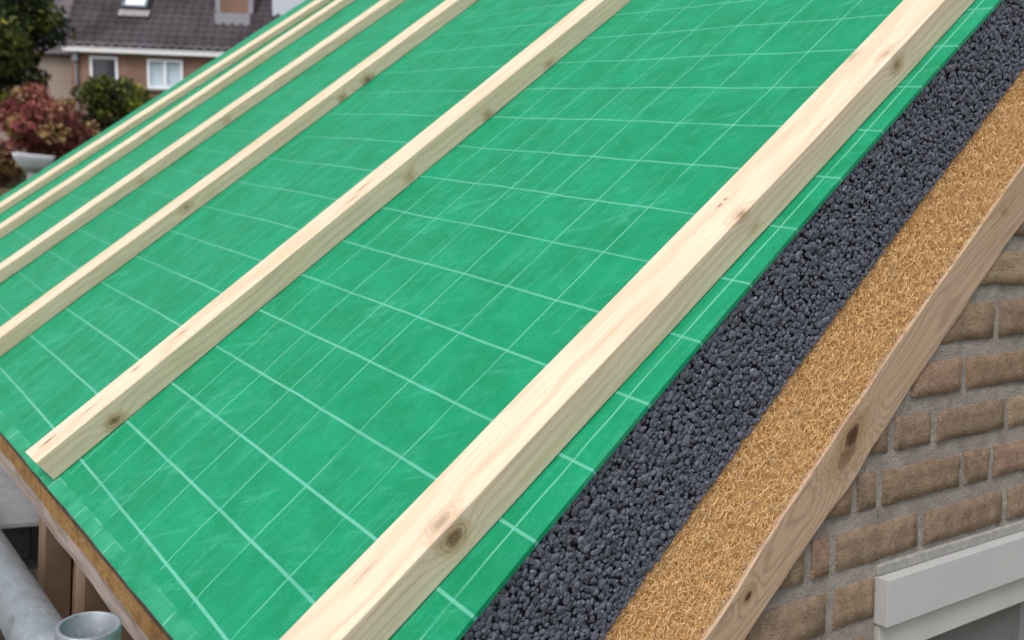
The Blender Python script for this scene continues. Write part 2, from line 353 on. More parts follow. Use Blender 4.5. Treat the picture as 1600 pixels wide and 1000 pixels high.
tn = np.repeat(np.clip(rng.normal(.52, .10, N) + (rng.random(N) < .02) * .4, .2, 1.2), len(ICO))
gmn = Mat('granule', .62, .35); tc = gmn.tone(); v = gmn.obj()
gn = gmn.noise(v, 60, 3, .6); cc = gmn.mix(gn.ss(.3, .7), (.165, .182, .245), (.23, .245, .315))
mulv = gmn.nt.nodes.new('ShaderNodeVectorMath'); mulv.operation = 'MULTIPLY'; gmn.nt.links.new(cc, mulv.inputs[0]); gmn.nt.links.new(tc, mulv.inputs[1])
gmn.color(mulv.outputs[0]); gmn.bump(gmn.noise(v, 90, 3, .6), .5, .0006)
go = mesh_obj('granules', VV * S, FF, gmn.m, parent=core, smooth=True, tone=tn); go.matrix_parent_inverse = Matrix(); tag(go, kind='stuff')

tanm = Mat('fibre_mass', .9, .05); v = tanm.obj(); q = tanm.noise(v, 9, 5, .7, None, 1.5)
tanm.color(tanm.mix(q.ss(.35, .65), (.62, .33, .10), (.85, .53, .21))).bump(tanm.noise(v, 16, 4, .7, None, 1), .9, .004)
fib = slab('fibre_board', lambda v: wblk(v) - .0, wtan, .13, tanm.m, d=.62)
tag(fib, 'golden brown coarse fibre board between the dark granule board and the timber', 'fibre board')
# curled fibres
NF = 50000; L = 7
vc = rng.uniform(.2, 14.8, NF); 
fr = rng.uniform(0, 1, NF) ** .95; top = wblk(vc) - .035; bot = wtan(vc)
wc = top + (bot - top - .03) * fr
ang = rng.uniform(0, 2 * np.pi, NF); curv = rng.normal(0, 9, NF); ln = rng.uniform(.045, .16, NF) * np.where(rng.random(NF) < .06, 1.7, 1); rad = rng.uniform(.0026, .0056, NF)
pts = np.zeros((NF, L, 3)); pv, pw = vc.copy(), wc.copy(); a_ = ang.copy(); dep = rng.uniform(-.05, .05, NF); arch = rng.uniform(-.01, .035, NF); drift = rng.normal(0, .2, NF)
for k in range(L):
    t = k / (L - 1); pts[:, k] = np.stack([verge(pv) - .125 + dep + arch * math.sin(math.pi * t) + drift * .1 * (t - .5), pv, pw], -1)
    pv = pv + np.cos(a_) * ln / L; pw = pw + np.sin(a_) * ln / L; a_ = a_ + curv * ln / L + rng.normal(0, .12, NF)
top2 = wblk(pts[..., 1]) - .02; pts[..., 2] = np.minimum(pts[..., 2], top2)
tang = np.gradient(pts, axis=1); tang /= np.linalg.norm(tang, axis=-1, keepdims=True) + 1e-9
e1 = np.cross(tang, np.array([1., 0, 0])); e1 /= np.linalg.norm(e1, axis=-1, keepdims=True) + 1e-9; e2 = np.cross(tang, e1)
rr = rad[:, None, None] * np.linspace(1, .6, L)[None, :, None]
ring3 = np.stack([pts + rr * (e1 * math.cos(t) + e2 * math.sin(t)) for t in (0, 2.094, 4.189)], 2)      # NF,L,3,3
VV = ring3.reshape(-1, 3); b0 = (np.arange(NF) * L * 3)[:, None, None]; i = np.arange(L - 1)[None, :, None] * 3; j = np.arange(3)[None, None, :]
FF = np.stack([b0 + i + j, b0 + i + (j + 1) % 3, b0 + i + 3 + (j + 1) % 3, b0 + i + 3 + j], -1).reshape(-1, 4)
tv_ = np.clip(rng.normal(1.0, .10, NF), .7, 1.25); hue = rng.uniform(0, 1, NF)
tcol = np.stack([tv_ * (.95 + .04 * hue), tv_ * (.60 + .14 * hue), tv_ * (.24 + .20 * hue)], -1)
tn = np.repeat(tcol, L * 3, 0)
fm = Mat('fibre', .8, .12); fm.color(fm.tone())
fo = mesh_obj('fibres', VV * S, FF, fm.m, parent=fib, smooth=True, tone=tn); tag(fo, kind='stuff')

# verge timber (waney edges, knots) under the fibre board
rk = [(2.17, 8.15, -3.30, .20, 1.35, 1.), (2.24, 5.55, -3.47, .10, 1.3, 1.), (2.1, 12.7, -3.08, .06, 1.5, .9), (2.15, 7.95, -3.5, .22, 1.6, .5)]
rm_ = wood('weathered_timber', light=(.56, .405, .285), dark=(.33, .22, .145), stain=(.48, .31, .17), knots=rk, pith=(1.6, -3.4), ringf=95, seed=2.2, blotch=.5, weather=1)
ny = 220; vv = np.linspace(-2.0, VT, ny); Vb = []
for k, v_ in enumerate(vv):
    nz = mnoise.noise(Vector((v_ * 1.3, 3.1, 0))) * .05 + mnoise.noise(Vector((v_ * 4, 9, 0))) * .018
    nz2 = mnoise.noise(Vector((v_ * .9, 7.7, 0))) * .05 + mnoise.noise(Vector((v_ * 5, 1, 0))) * .015
    bump_ = -.07 * math.exp(-((v_ - 7.75) / .45) ** 2); gap = -.06 * math.exp(-((v_ - 5.2) / .5) ** 2)
    uo = verge(v_) - .05; tp = wtan(v_) - .004 + gap + nz2 * .4; bt = wtim(v_) + nz + bump_
    r = .02
    Vb += [(uo - .9, v_, tp), (uo - r, v_, tp), (uo, v_, tp - r), (uo, v_, (tp + bt) / 2), (uo, v_, bt + .05), (uo - .03, v_, bt), (uo - .9, v_, bt + .3)]
nr = 7; Vb = np.array(Vb)
Fb = [(i * nr + j, i * nr + (j + 1) % nr, (i + 1) * nr + (j + 1) % nr, (i + 1) * nr + j) for i in range(ny - 1) for j in range(nr)] + [tuple(range(nr))[::-1], tuple((ny - 1) * nr + j for j in range(nr))]
tag(mesh_obj('verge_rafter', Vb * S, Fb, rm_, M=RM), 'weathered greyish rafter with dark knots sloping below the fibre board against bricks', 'rafter')

# eave boards: plumb strips hanging from the eave line
def strip(name, t0, t1, d0, d1, mat, label, cat, u1=2.25, n=90, wob=.0, u0=-28.2):
    us = np.linspace(u0, u1, n); V = []
    for k, u in enumerate(us):
        E0 = np.array([u, eave(u), 0.]); h = wob * mnoise.noise(Vector((u * 1.1, t0 * 9, 0)))
        for (t, d_) in ((t0 + h * .3, d0), (t1 + h, d0), (t1 + h, d1), (t0 + h * .3, d1)): V.append(E0 + DOWN * t + INW * d_)
    F = [(4 * i + j, 4 * i + (j + 1) % 4, 4 * (i + 1) + (j + 1) % 4, 4 * (i + 1) + j) for i in range(n - 1) for j in range(4)] + [(3, 2, 1, 0), tuple(4 * (n - 1) + j for j in range(4))]
    o = mesh_obj(name, np.array(V) * S, F, mat, M=RM); return tag(o, label, cat)
ob = Mat('eave_fibre', .85, .15); v = ob.obj(); q = ob.noise(v, 3.2, 5, .7); q2 = ob.noise(v, 14, 4, .7)
cc = ob.mix(q.ss(.35, .65), (.19, .105, .042), (.30, .175, .07)); cc = ob.mix(q2.ss(.55, .72, 0, .6), cc, (.10, .06, .038)); ob.color(cc).bump(q2, .8, .003)
strip('eave_fibre_board', .05, .40, .035, .5, ob.m, 'rusty brown fibre strip hanging along the eave just below the green sheet', 'fibre strip', wob=.05)
dk = noisy('dark_brown_edge', (.05, .032, .028), (.08, .055, .045), 5, .8)
strip('drip_edge', .022, .075, -.012, .4, dk, 'thin dark brown edge strip directly under the green sheet along the eave', 'edge strip', wob=.01)
greyw = wood('grey_timber', light=(.30, .25, .22), dark=(.20, .165, .14), stain=(.24, .17, .12), blotch=.5, ringf=30, pith=(0, -3))
gw = noisy('weathered_grey_wood', (.20, .165, .145), (.33, .28, .25), 1.6, .8, .2, .4, .002, 4, (.5, 2.5, 6))
strip('eave_rail', .405, .68, .05, .40, gw, 'grey weathered timber rail under the brown fibre strip along the eave', 'timber rail', wob=.05)
brw = noisy('brown_boards', (.12, .08, .055), (.23, .16, .115), 1.2, .8, .2, .4, .002, 4, (3.5, .3, .3))
sh_ = strip('eave_wall', .66, 26., .60, 1.0, brw, 'shaded brown boarded wall under the eave, behind the posts', 'wall', u0=-7.15)
# upright studs in front of the boarded wall
for k, (u, wdt, dep) in enumerate([(-4.9, .5, .42), (-3.3, .42, .36), (-1.9, .5, .42), (-.1, .45, .4), (-7.0, .45, .40)]):
    mb = MB(); E0 = np.array([u, eave(u), 0.]); A = E0 + DOWN * .70 + INW * .18
    vs = []
    for t in (22., 0.):
        for (a_, d_) in ((0, 0), (wdt, 0), (wdt, dep), (0, dep)): vs.append(A + DOWN * t + INW * d_ + np.array([a_, 0, 0]))
    mb.hexa(vs)
    tag(mb.build('stud', noisy('stud_wood', (.15, .10, .068), (.27, .19, .135), 1.3, .8, .2, .3, .001, 4, (4, .3, .3)), M=RM, bevel=.001, scale=S),
        ['wide brown upright stud between the black crate and the tube mouth', 'brown stud with a dark crack behind the scaffold tube mouth', 'brown stud under the eave nearest the cut roof edge but one', 'brown stud nearest the cut roof edge under the eave', 'brown stud at the right side of the black crate, farthest from the cut edge'][k], 'stud', 'upright studs under the eave')

# ---------------------------------------------------------------- brick gable wall (own frame: x along courses, y into the wall, z up)
WY = -1.45
def top_line(x): return .149 + (x - 7.07) * .8995 + .22
ZB = [3.98, 3.175, 2.445, 1.735, 1.0, .25, -.555]             # undersides of the courses read from the bed joints
rows = []
z = ZB[0]
up = [3.98 + .735 * k for k in range(1, 40)]
dn = [-.555 - .735 * k for k in range(1, 38)]
zs = sorted(up + ZB + dn)
joints = {3.175: [9.45, 12.09], 2.445: [9.97, 11.29], 1.735: [8.1, 9.62, 10.61, 12.48], 1.0: [8.86, 9.40, 11.36, 12.12], .25: [7.95, 8.45, 10.38, 12.55], -.555: [8.43], 3.98: [10.9, 13.2]}
BV, BF, BT = [], [], []; nb = 0
def add_brick(x0, x1, z0, z1):
    global nb
    nx, nz = 13, 8
    gx_ = np.concatenate([[0, 0], np.linspace(0, 1, nx - 4), [1, 1]]); gz_ = np.concatenate([[0, 0], np.linspace(0, 1, nz - 4), [1, 1]])
    X, Z = np.meshgrid(gx_, gz_); ix, iz = np.meshgrid(np.arange(nx), np.arange(nz))
    e_ = np.minimum(np.minimum(ix, nx - 1 - ix), np.minimum(iz, nz - 1 - iz))
    insx = np.where((ix == 1), .012, 0) - np.where(ix == nx - 2, .012, 0); insz = np.where(iz == 1, .012, 0) - np.where(iz == nz - 2, .012, 0)
    insx = insx + np.where(ix == 2, .022, 0) - np.where(ix == nx - 3, .022, 0); insz = insz + np.where(iz == 2, .022, 0) - np.where(iz == nz - 3, .022, 0)
    sx, sz = rng.uniform(-.02, .02, 2); tl = rng.uniform(-.014, .014)
    xx = x0 + X * (x1 - x0) + insx; zz = z0 + Z * (z1 - z0) + insz + tl * (X - .5)
    o_ = rng.uniform(0, 90, 1)[0]
    n1 = np.array([mnoise.noise(Vector((a * 6, b * 6, o_))) for a, b in zip(xx.ravel(), zz.ravel())]).reshape(xx.shape)
    n2 = np.array([mnoise.noise(Vector((a * 3, b * 3, o_ + 9))) for a, b in zip(xx.ravel(), zz.ravel())]).reshape(xx.shape)
    yy = np.where(e_ == 0, WY + .16, np.where(e_ == 1, WY + .022, WY)) - n1 * .02 * (e_ > 1) + rng.uniform(-.012, .012)
    xx = xx + n2 * .035 * (e_ <= 2); zz = zz + n1 * .04 * (e_ <= 2)
    zz = np.minimum(zz, top_line(xx))
    BV.append(np.stack([xx, yy, zz], -1).reshape(-1, 3)); BF.append(grid_faces(nx, nz, nb)); nb += nx * nz
    base_ = np.array(random.choice([(.285, .205, .145), (.29, .20, .14), (.27, .195, .14), (.31, .235, .16), (.28, .205, .15), (.265, .19, .14), (.295, .20, .15)])) * [1.10, 1.09, 1.04] * rng.uniform(.92, 1.16)
    BT.append(np.tile(base_, (nx * nz, 1)))
WX0, WX1 = 1.5, 34.
jt = .125
for k, zb in enumerate(zs[:-1]):
    z0, z1 = zb + .02, zs[k + 1] - .20
    js = joints.get(zb)
    if js is None:
        x = WX0 + (k % 2) * 1.3 + rng.uniform(-.2, .2); js = []
        while x < WX1: js.append(x); x += 2.62 if rng.random() < .8 else 1.34
    else:
        x = js[-1]
        while x < WX1 - 1: x += 2.62 if rng.random() < .8 else 1.34; js.append(x)
        x = js[0]
        while x > WX0 + 1: x -= 2.62 if rng.random() < .75 else 1.34; js.insert(0, x)
    js = [WX0] + [j for j in js if WX0 + .3 < j < WX1 - .3] + [WX1]
    for a0, b0 in zip(js[:-1], js[1:]):
        xa, xb = a0 + jt / 2 + .01, b0 - jt / 2 - .01
        if top_line(xb) < z0 + .03: continue
        if z0 < -.1 and z1 > -14 and 9.38 < b0 and a0 < 26.6:      # window opening
            if xa < 9.30: add_brick(xa, 9.37, z0, z1)
            if xb > 26.7: add_brick(26.62, xb, z0, z1)
            continue
        add_brick(xa, xb, z0, z1)
bmat = Mat('brick', .85, .2); v = bmat.obj(); tc = bmat.tone()
n1 = bmat.noise(v, 5, 5, .65); n2 = bmat.noise(v, 18, 5, .7); n3 = bmat.noise(v, 11, 3, .6)
c = bmat.mul(tc, n1.ss(.3, .7, .78, 1.18)); c = bmat.mix(n2.ss(.55, .68, 0, .75), c, (.11, .075, .055)); c = bmat.mix(n3.ss(.5, .8, 0, .3), c, (.40, .31, .23))
bmat.color(c).bump(n2 * .8 + n1 * .5 + bmat.noise(v, 45, 3, .6) * .5, 1., .006)
wall = mesh_obj('brick_wall', np.concatenate(BV) * SW, np.concatenate(BF), bmat.m, M=WM, smooth=True, tone=np.concatenate(BT))
tag(wall, 'brown brick gable wall with grey mortar under the sloping timber', 'brick wall')
mo = Mat('mortar_mix', .9, .15); v = mo.obj(); n1 = mo.noise(v, 3, 4, .6); n2 = mo.noise(v, 32, 4, .7)
c = mo.mix(n1.ss(.35, .65), (.34, .30, .27), (.44, .40, .36)); c = mo.mix(n2.ss(.55, .7, 0, .5), c, (.17, .15, .135)); c = mo.mix(mo.noise(v, 22, 2).ss(.62, .7, 0, .6), c, (.55, .52, .48)); mo.color(c).bump(n2 + mo.noise(v, 14, 4, .7) * .8, 1., .006)
MV, MF = [], []; nm = 0
def mortar_patch(xa, xb, za, zb, nx, nz, step=.1):
    global nm
    X, Z = np.meshgrid(np.linspace(xa, xb, nx), np.linspace(za, zb, nz)); Z = np.minimum(Z, top_line(X) - .01)
    Y = WY + .036 + np.array([mnoise.noise(Vector((a * 5, b * 5, 3))) * .02 + mnoise.noise(Vector((a * 13, b * 13, 8))) * .014 for a, b in zip(X.ravel(), Z.ravel())]).reshape(X.shape)
    MV.append(np.stack([X, Y, Z], -1).reshape(-1, 3)); MF.append(grid_faces(nx, nz, nm)); nm += nx * nz
mortar_patch(WX0, 9.40, -29, 30, 80, 420); mortar_patch(9.40, 26.6, .0, 30, 220, 300); mortar_patch(26.6, WX1, -29, 30, 20, 60)
mortar_patch(9.40, 26.6, -29, -14, 30, 20)
mesh_obj('mortar', np.concatenate(MV) * SW, np.concatenate(MF), mo.m, parent=wall, smooth=True)
# window
win = empty('window', WM); tag(win, 'white framed window with a projecting head board set in the brick wall', 'window')
wp = Mat('white_paint', .45, .4); v = wp.obj(); n = wp.noise(v, 1.2, 4); wp.color(wp.mix(n.ss(.3, .7), (.42, .42, .425), (.45, .45, .45))).bump(wp.noise(v, 20, 3), .08, .001)
wp2 = Mat('cream_frame_paint', .5, .35); v = wp2.obj(); n = wp2.noise(v, 1.2, 4); wp2.color(wp2.mix(n.ss(.3, .7), (.41, .405, .385), (.46, .455, .43))).bump(wp2.noise(v, 20, 3), .08, .001)
mb = MB(); mb.box((9.405, -1.612, -.637), (26.7, -1.40, .035)); mb.build('head_board', wp.m, win, bevel=.0006, scale=SW)
mb = MB(); mb.box((9.44, -1.475, -1.14), (26.6, -1.20, -.640)); mb.box((9.44, -1.476, -14), (9.90, -1.20, -1.141)); mb.box((26.2, -1.476, -14), (26.6, -1.2, -1.141))
mb.box((17.4, -1.45, -13.6), (17.8, -1.2, -1.141)); mb.box((9.9, -1.474, -14), (26.2, -1.2, -13.6)); mb.build('frame', wp2.m, win, bevel=.0008, scale=SW)
mb = MB(); mb.box((9.9, -1.36, -1.17), (17.4, -1.22, -1.141)); mb.box((9.901, -1.36, -13.6), (9.96, -1.22, -1.17)); mb.build('sash', wp2.m, win, bevel=.0006, scale=SW)
gl = Mat('glass', .02, .5, (.85, .87, .87)); gl.b.inputs['Specular IOR Level'].default_value = .15; gl.b.inputs['IOR'].default_value = 1.2; gl.b.inputs['Transmission Weight'].default_value = .9
mb = MB(); mb.box((9.9, -1.27, -13.6), (26.2, -1.25, -1.17)); mb.build('pane', gl.m, win, scale=SW)
cu = Mat('net_curtain', .8, .1, (.20, .205, .20)); xs = np.linspace(14.2, 26, 220); Vc = []
for zz in (-1.2, -13.5):
    for x in xs: Vc.append((x, -.75 + .16 * math.sin(x * 6.5) + .05 * math.sin(x * 15 + 1), zz))
mesh_obj('curtain', np.array(Vc) * SW, grid_faces(220, 2), cu.m, parent=win, smooth=True)
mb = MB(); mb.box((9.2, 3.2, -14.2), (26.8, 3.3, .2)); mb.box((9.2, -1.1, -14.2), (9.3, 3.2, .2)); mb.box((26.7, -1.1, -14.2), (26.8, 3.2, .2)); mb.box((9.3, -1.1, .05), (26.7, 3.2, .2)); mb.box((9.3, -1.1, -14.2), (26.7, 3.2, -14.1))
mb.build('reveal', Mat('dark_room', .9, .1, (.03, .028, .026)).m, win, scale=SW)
mb = MB(); mb.box((9.40, -1.455, .036), (26.6, -1.38, .20)); 
sl = noisy('lead_grey_sealant', (.25, .25, .235), (.32, .31, .295), 9, .85, .2, .6, .002); mb.build('joint_strip', sl, win, bevel=.002, scale=SW)

# ---------------------------------------------------------------- scaffolding
gv = Mat('galvanised', .42, .5); gv.b.inputs['Metallic'].default_value = .55; v = gv.obj(); n1 = gv.noise(v, 2.2, 5, .65); n2 = gv.noise(v, 1, 4, .6, (1.2, 14, 14)); sp = gv.vor(v, 22)
c = gv.mix(n1.ss(.3, .7), (.24, .265, .295), (.31, .34, .38)); c = gv.mix(n2.ss(.52, .75, 0, .35), c, (.50, .54, .60)); c = gv.mix(sp.ss(.10, .04, 0, .5), c, (.6, .64, .68)); c = gv.mix(gv.noise(v, 7, 3).ss(.64, .72, 0, .5), c, (.13, .14, .15)); gv.color(c); gv.rough(n1 * .3 + .32); gv.bump(n2 * .5 + gv.noise(v, 30, 3) * .3, .35, .0008)
def pipe(A, D, L0, L1, ro=.02415, ri=.0208, n=64, open0=False, segs=24):
    """hollow tube from A+D*L0 to A+D*L1, local frame built round it; returns verts/faces"""
    D = np.array(D, float); D /= np.linalg.norm(D); a = np.cross(D, [0, 0, 1.]) if abs(D[2]) < .95 else np.array([1., 0, 0]); a -= D * (a @ D); a /= np.linalg.norm(a); b = np.cross(D, a)
    V, F = [], []; prof = [(L1, ri)] + [(L0 + (L1 - L0) * (1 - t), ri) for t in (.5,)] + [(L0 + .0006, ri), (L0, ri + .0006), (L0, ro - .0007), (L0 + .0007, ro)] + [(L0 + (L1 - L0) * k / segs, ro) for k in range(1, segs + 1)]
    for (l, r) in prof:
        for j in range(n): t = 2 * math.pi * j / n; V.append(np.array(A) + D * l + r * (a * math.cos(t) + b * math.sin(t)))
    m = len(prof)
    for i in range(m): 
        i2 = (i + 1) % m
        for j in range(n): F.append((i * n + j, i * n + (j + 1) % n, i2 * n + (j + 1) % n, i2 * n + j))
    return V, F
mb = MB(); mb.add(*pipe((-.0773, -.0125, 2.4009), (0, 0, -1), 0, 2.40)); tag(mb.build('scaffold_tube', gv.m, smooth=False), 'upright galvanised scaffold tube with its open mouth at the bottom edge', 'scaffold tube', 'galvanised scaffold tubes by the eave')
mb = MB(); mb.add(*pipe((-.4414, -.0110, 2.2900), (-.9871, .0384, -.1552), -.31, 2.6)); t2 = mb.build('scaffold_tube', gv.m); tag(t2, 'slanting galvanised scaffold tube behind the open tube mouth, lower left', 'scaffold tube', 'galvanised scaffold tubes by the eave')
for o in bpy.data.objects:
    if o.name.startswith('scaffold_tube'):
        o.data.polygons.foreach_set('use_smooth', [True] * len(o.data.polygons))
# black crate with grey lid below the eave
cr = empty('crate', m4(np.array([[.17, -.985, 0], [.985, .17, 0], [0, 0, 1.]]) @ np.eye(3), (-.965, .1, 2.15)))
tag(cr, 'black crate with a pale grey lid standing under the eave', 'crate')
bk = noisy('black_plastic', (.010, .010, .012), (.022, .022, .025), 1, .45, .4, .1)
gy_ = noisy('grey_lid', (.27, .27, .29), (.35, .35, .37), .9, .6, .3, .2)
mb = MB(); mb.box((-.30, .012, -.075), (.02, .40, -.010)); mb.build('body', bk, cr, bevel=.006)
mb = MB(); mb.box((-.31, .0, -.0095), (.03, .42, .0)); mb.build('lid', gy_, cr, bevel=.002)
# clutter on the boards below the eave
def block(name, loc, size, rz, mat, label, cat, group=None, bev=.002):
    m_ = MB(); m_.box(tuple(-q / 2 for q in size), tuple(q / 2 for q in size)); o = m_.build(name, mat, bevel=bev); o.location = loc; o.rotation_euler = (0, 0, rz); return tag(o, label, cat, group)
pale = noisy('pale_offcut_wood', (.48, .42, .34), (.60, .54, .45), 1.5, .8); dkw = noisy('dark_wet_wood', (.05, .04, .032), (.10, .075, .055), 1.5, .8)
block('scaffold_board', (-1.25, .16, 2.035), (1.3, .225, .038), .17, noisy('dark_plank', (.07, .06, .05), (.12, .105, .09), 1.2, .85, .2, .4, .002, 4, (.3, 5, 5)), 'short dark board carrying the black crate under the eave', 'scaffold board', 'scaffold boards under the eave')
block('timber_offcut', (-1.12, .20, 1.925), (.12, .09, .018), .3, pale, 'pale timber offcut lying low behind the upright scaffold tube', 'offcut')
block('timber_offcut', (-.93, .145, 2.078), (.02, .014, .016), .2, pale, 'tiny cream offcut at the lower right corner of the black crate', 'offcut')
block('scaffold_board', (-1.3, .05, 1.80), (2.6, .225, .038), .10, noisy('grey_plank', (.13, .12, .11), (.20, .185, .17), 1.2, .85, .2, .4, .002, 4, (.3, 5, 5)), 'dark weathered scaffold board far below the slanting tube', 'scaffold board', 'scaffold boards under the eave')
block('scaffold_board', (-1.3, -.19, 1.80), (2.6, .225, .038), .10, noisy('grey_plank_pale', (.20, .19, .18), (.30, .285, .27), 1.2, .85, .2, .4, .002, 4, (.3, 5, 5)), 'paler scaffold board at the bottom left corner left of the tube', 'scaffold board', 'scaffold boards under the eave')
block('wood_beam', (-1.05, .16, 1.86), (.5, .05, .05), .25, dkw, 'dark wooden beam lying in the shadow below the crate', 'beam')
# ---------------------------------------------------------------- far house
Hx = np.array([.5509, .8315, .0717]); Hz = np.array([-.0396, -.0597, .9974]); Hy = np.cross(Hz, Hx)
HM = m4(np.array([Hx, Hy, Hz]).T, (-28.5564, 6.023, 5.7469)).normalized()
h = empty('house', HM); tag(h, 'brown brick house with dark tiled roof and white gutter beyond the garden', 'house')
def mbrick(name, a, b, mort, sc=(1, 1)):
    m = Mat(name, .85, .2); n = m.nt.nodes.new('ShaderNodeTexBrick'); g = m.nt.nodes.new('ShaderNodeTexCoord'); x, y, z = m.xyz(g.outputs['Object'])
    m.nt.links.new(m.vec(x, z, 0), n.inputs['Vector']); n.inputs['Color1'].default_value = (*a, 1); n.inputs['Color2'].default_value = (*b, 1); n.inputs['Mortar'].default_value = (*mort, 1)
    n.inputs['Scale'].default_value = 1; n.inputs['Brick Width'].default_value = .22; n.inputs['Row Height'].default_value = .065; n.inputs['Mortar Size'].default_value = .006
    q = E(m.nt, m.noise(m.vec(x, y, z), 1.3, 4).s); m.color(m.mul(n.outputs['Color'], q.ss(.3, .7, .8, 1.15))); return m.m
hb = mbrick('far_brick', (.27, .15, .11), (.21, .115, .085), (.27, .22, .18))
mb = MB(); zt = -.16; zb = -4.2
wins = [(.67, 1.46, -.24, -1.75), (2.29, 3.31, -.26, -1.10), (6.0, 7.4, -.26, -1.6)]
xs = [.12] + [q for w_ in wins for q in w_[:2]] + [9.5]
for k in range(0, len(xs), 2): mb.box((xs[k], 0.10, zb), (xs[k + 1], .35, zt))
for (a, b, t, bt) in wins:
    mb.box((a, .10, t), (b, .35, zt)) if t < zt else None
    mb.box((a, .10, zb), (b, .35, bt))
mb.box((.12, .35, zb), (.35, 7, zt)); mb.box((9.25, .35, zb), (9.5, 7, zt)); mb.box((.35, 6.8, zb), (9.25, 7, zt)); mb.build('wall', hb, h)
whf = Mat('house_white', .5, .3, (.80, .83, .90)).m; gls = Mat('window_glass', .08, .6, (.16, .19, .21)).m; dkg = Mat('dark_window_glass', .08, .6, (.05, .055, .07)).m
curt = Mat('pale_curtain', .8, .1, (.50, .60, .68)).m
for k, (a, b, t, bt) in enumerate(wins):
    fr_ = MB(); fw = .07; fr_.box((a, .06, bt), (a + fw, .2, t)); fr_.box((b - fw, .06, bt), (b, .2, t)); fr_.box((a + fw, .06, t - fw), (b - fw, .2, t)); fr_.box((a + fw, .06, bt), (b - fw, .2, bt + fw))
    if k > 0: fr_.box(((a + b) / 2 - .04, .06, bt + fw), ((a + b) / 2 + .04, .2, t - fw))
    f_ = fr_.build('window', whf, h)
    p_ = MB(); p_.box((a + fw, .14, bt + fw), (b - fw, .16, t - fw)); p_.build('pane', dkg if k == 0 else curt, f_)
    s_ = MB(); s_.box((a - .05, .0, bt - .06), (b + .05, .2, bt - .001)); s_.build('sill', Mat('sill_grey', .6, .2, (.3, .3, .3)).m, f_)
g_ = MB(); g_.box((0, -.14, -.145), (9.8, .06, -.03)); g_.box((0, -.16, -.035), (9.8, -.12, -.005)); g_.box((0, .0, -.165), (9.8, .1, -.150)); g_.build('gutter', Mat('gutter_white', .5, .3, (.82, .83, .86)).m, h, bevel=.01)
d_ = MB(); d_.box((.23, -.06, -.40), (.37, .08, -.15)); d_.tube([(.30, .02, -.4), (.30, .04, -.6), (.30, .05, -4.2)], .04, 10); d_.build('downpipe', Mat('grey_pipe', .5, .3, (.22, .22, .25)).m, h)
# interlocking tile roof, modelled courses
pit = math.radians(48); NR, NC = 22, 44; row, colw = .27, .26; V = []
for r in range(NR):
    for e_ in (0, 1):
        s_ = r * row + e_ * row
        for c_ in range(NC * 5 + 1):
            x = -.12 + c_ / 5 * colw; ph = (c_ % 5) / 5
            prof_ = .075 * (math.sin(2 * math.pi * ph) * .5 + .5) ** 1.3
            nrm_ = prof_ - .03 + (.075 if e_ == 0 else .0) + rng.uniform(-.002, .002)
            V.append((x, s_ * math.cos(pit) - nrm_ * math.sin(pit) - .12, s_ * math.sin(pit) + nrm_ * math.cos(pit)))
nc = NC * 5 + 1; F = grid_faces(nc, NR * 2)
tm = Mat('roof_tile', .65, .35); v = tm.obj(); tn_ = tm.noise(v, .06, 4, .6); g = tm.nt.nodes.new('ShaderNodeTexCoord')
c = tm.mix(tn_.ss(.35, .65), (.062, .050, .060), (.115, .095, .112)); c = tm.mix(tm.noise(v, .25, 4).ss(.6, .7, 0, .4), c, (.16, .13, .11)); tm.color(c)
rf = mesh_obj('roof', V, F, tm.m, h)
n_ = NR * row; bx_ = MB(); yb, zb_ = n_ * math.cos(pit), n_ * math.sin(pit)
bx_.add([(-.1, 0.02, -.1), (9.7, .02, -.1), (9.7, yb, zb_ - .06), (-.1, yb, zb_ - .06), (-.1, 2 * yb, -.1), (9.7, 2 * yb, -.1)], [(0, 1, 2, 3), (3, 2, 5, 4), (0, 3, 4), (1, 5, 2), (0, 4, 5, 1)])
bx_.build('roof_back', tm.m, h)
def rp(x, s_, n_): return (x, s_ * math.cos(pit) - n_ * math.sin(pit) - .12, s_ * math.sin(pit) + n_ * math.cos(pit))
def rbox(mb, x0, x1, s0, s1, n0_, n1_): mb.hexa([rp(x0, s0, n0_), rp(x1, s0, n0_), rp(x1, s1, n0_), rp(x0, s1, n0_), rp(x0, s0, n1_), rp(x1, s0, n1_), rp(x1, s1, n1_), rp(x0, s1, n1_)])
m_ = MB(); rbox(m_, 1.36, 2.10, 1.62, 1.70, .05, .2); rbox(m_, 1.36, 1.44, 1.70, 2.9, .05, .2); rbox(m_, 2.02, 2.10, 1.70, 2.9, .05, .2); rbox(m_, 1.36, 2.10, 2.9, 2.98, .05, .2)
sk = m_.build('skylight', Mat('skylight_frame', .4, .4, (.10, .12, .15)).m, h)
m_ = MB(); rbox(m_, 1.44, 2.02, 1.70, 2.9, .10, .17); m_.build('blind', Mat('white_blind', .5, .5, (.72, .78, .86)).m, sk)
m_ = MB(); rbox(m_, 1.30, 2.18, 1.32, 1.60, .05, .10); m_.build('apron', Mat('lead_apron', .6, .3, (.27, .25, .27)).m, sk)
ch = MB(); ch.box((4.22, .95, .6), (5.05, 1.9, 5.2)); cho = ch.build('chimney', mbrick('chimney_brick', (.22, .12, .09), (.18, .10, .075), (.22, .17, .14)), h)
m_ = MB(); m_.box((4.12, .66, .86), (5.15, .949, 1.24)); m_.box((4.08, .95, .9), (4.218, 1.95, 2.3)); m_.box((5.052, .95, .9), (5.19, 1.95, 2.3)); m_.build('flashing', Mat('lead_flashing', .5, .3, (.26, .26, .30)).m, cho)
m_ = MB(); m_.box((5.75, 1.0, .9), (6.9, 2.6, 2.9)); m_.build('dormer', Mat('dormer_white', .5, .3, (.50, .53, .60)).m, h, bevel=.03)

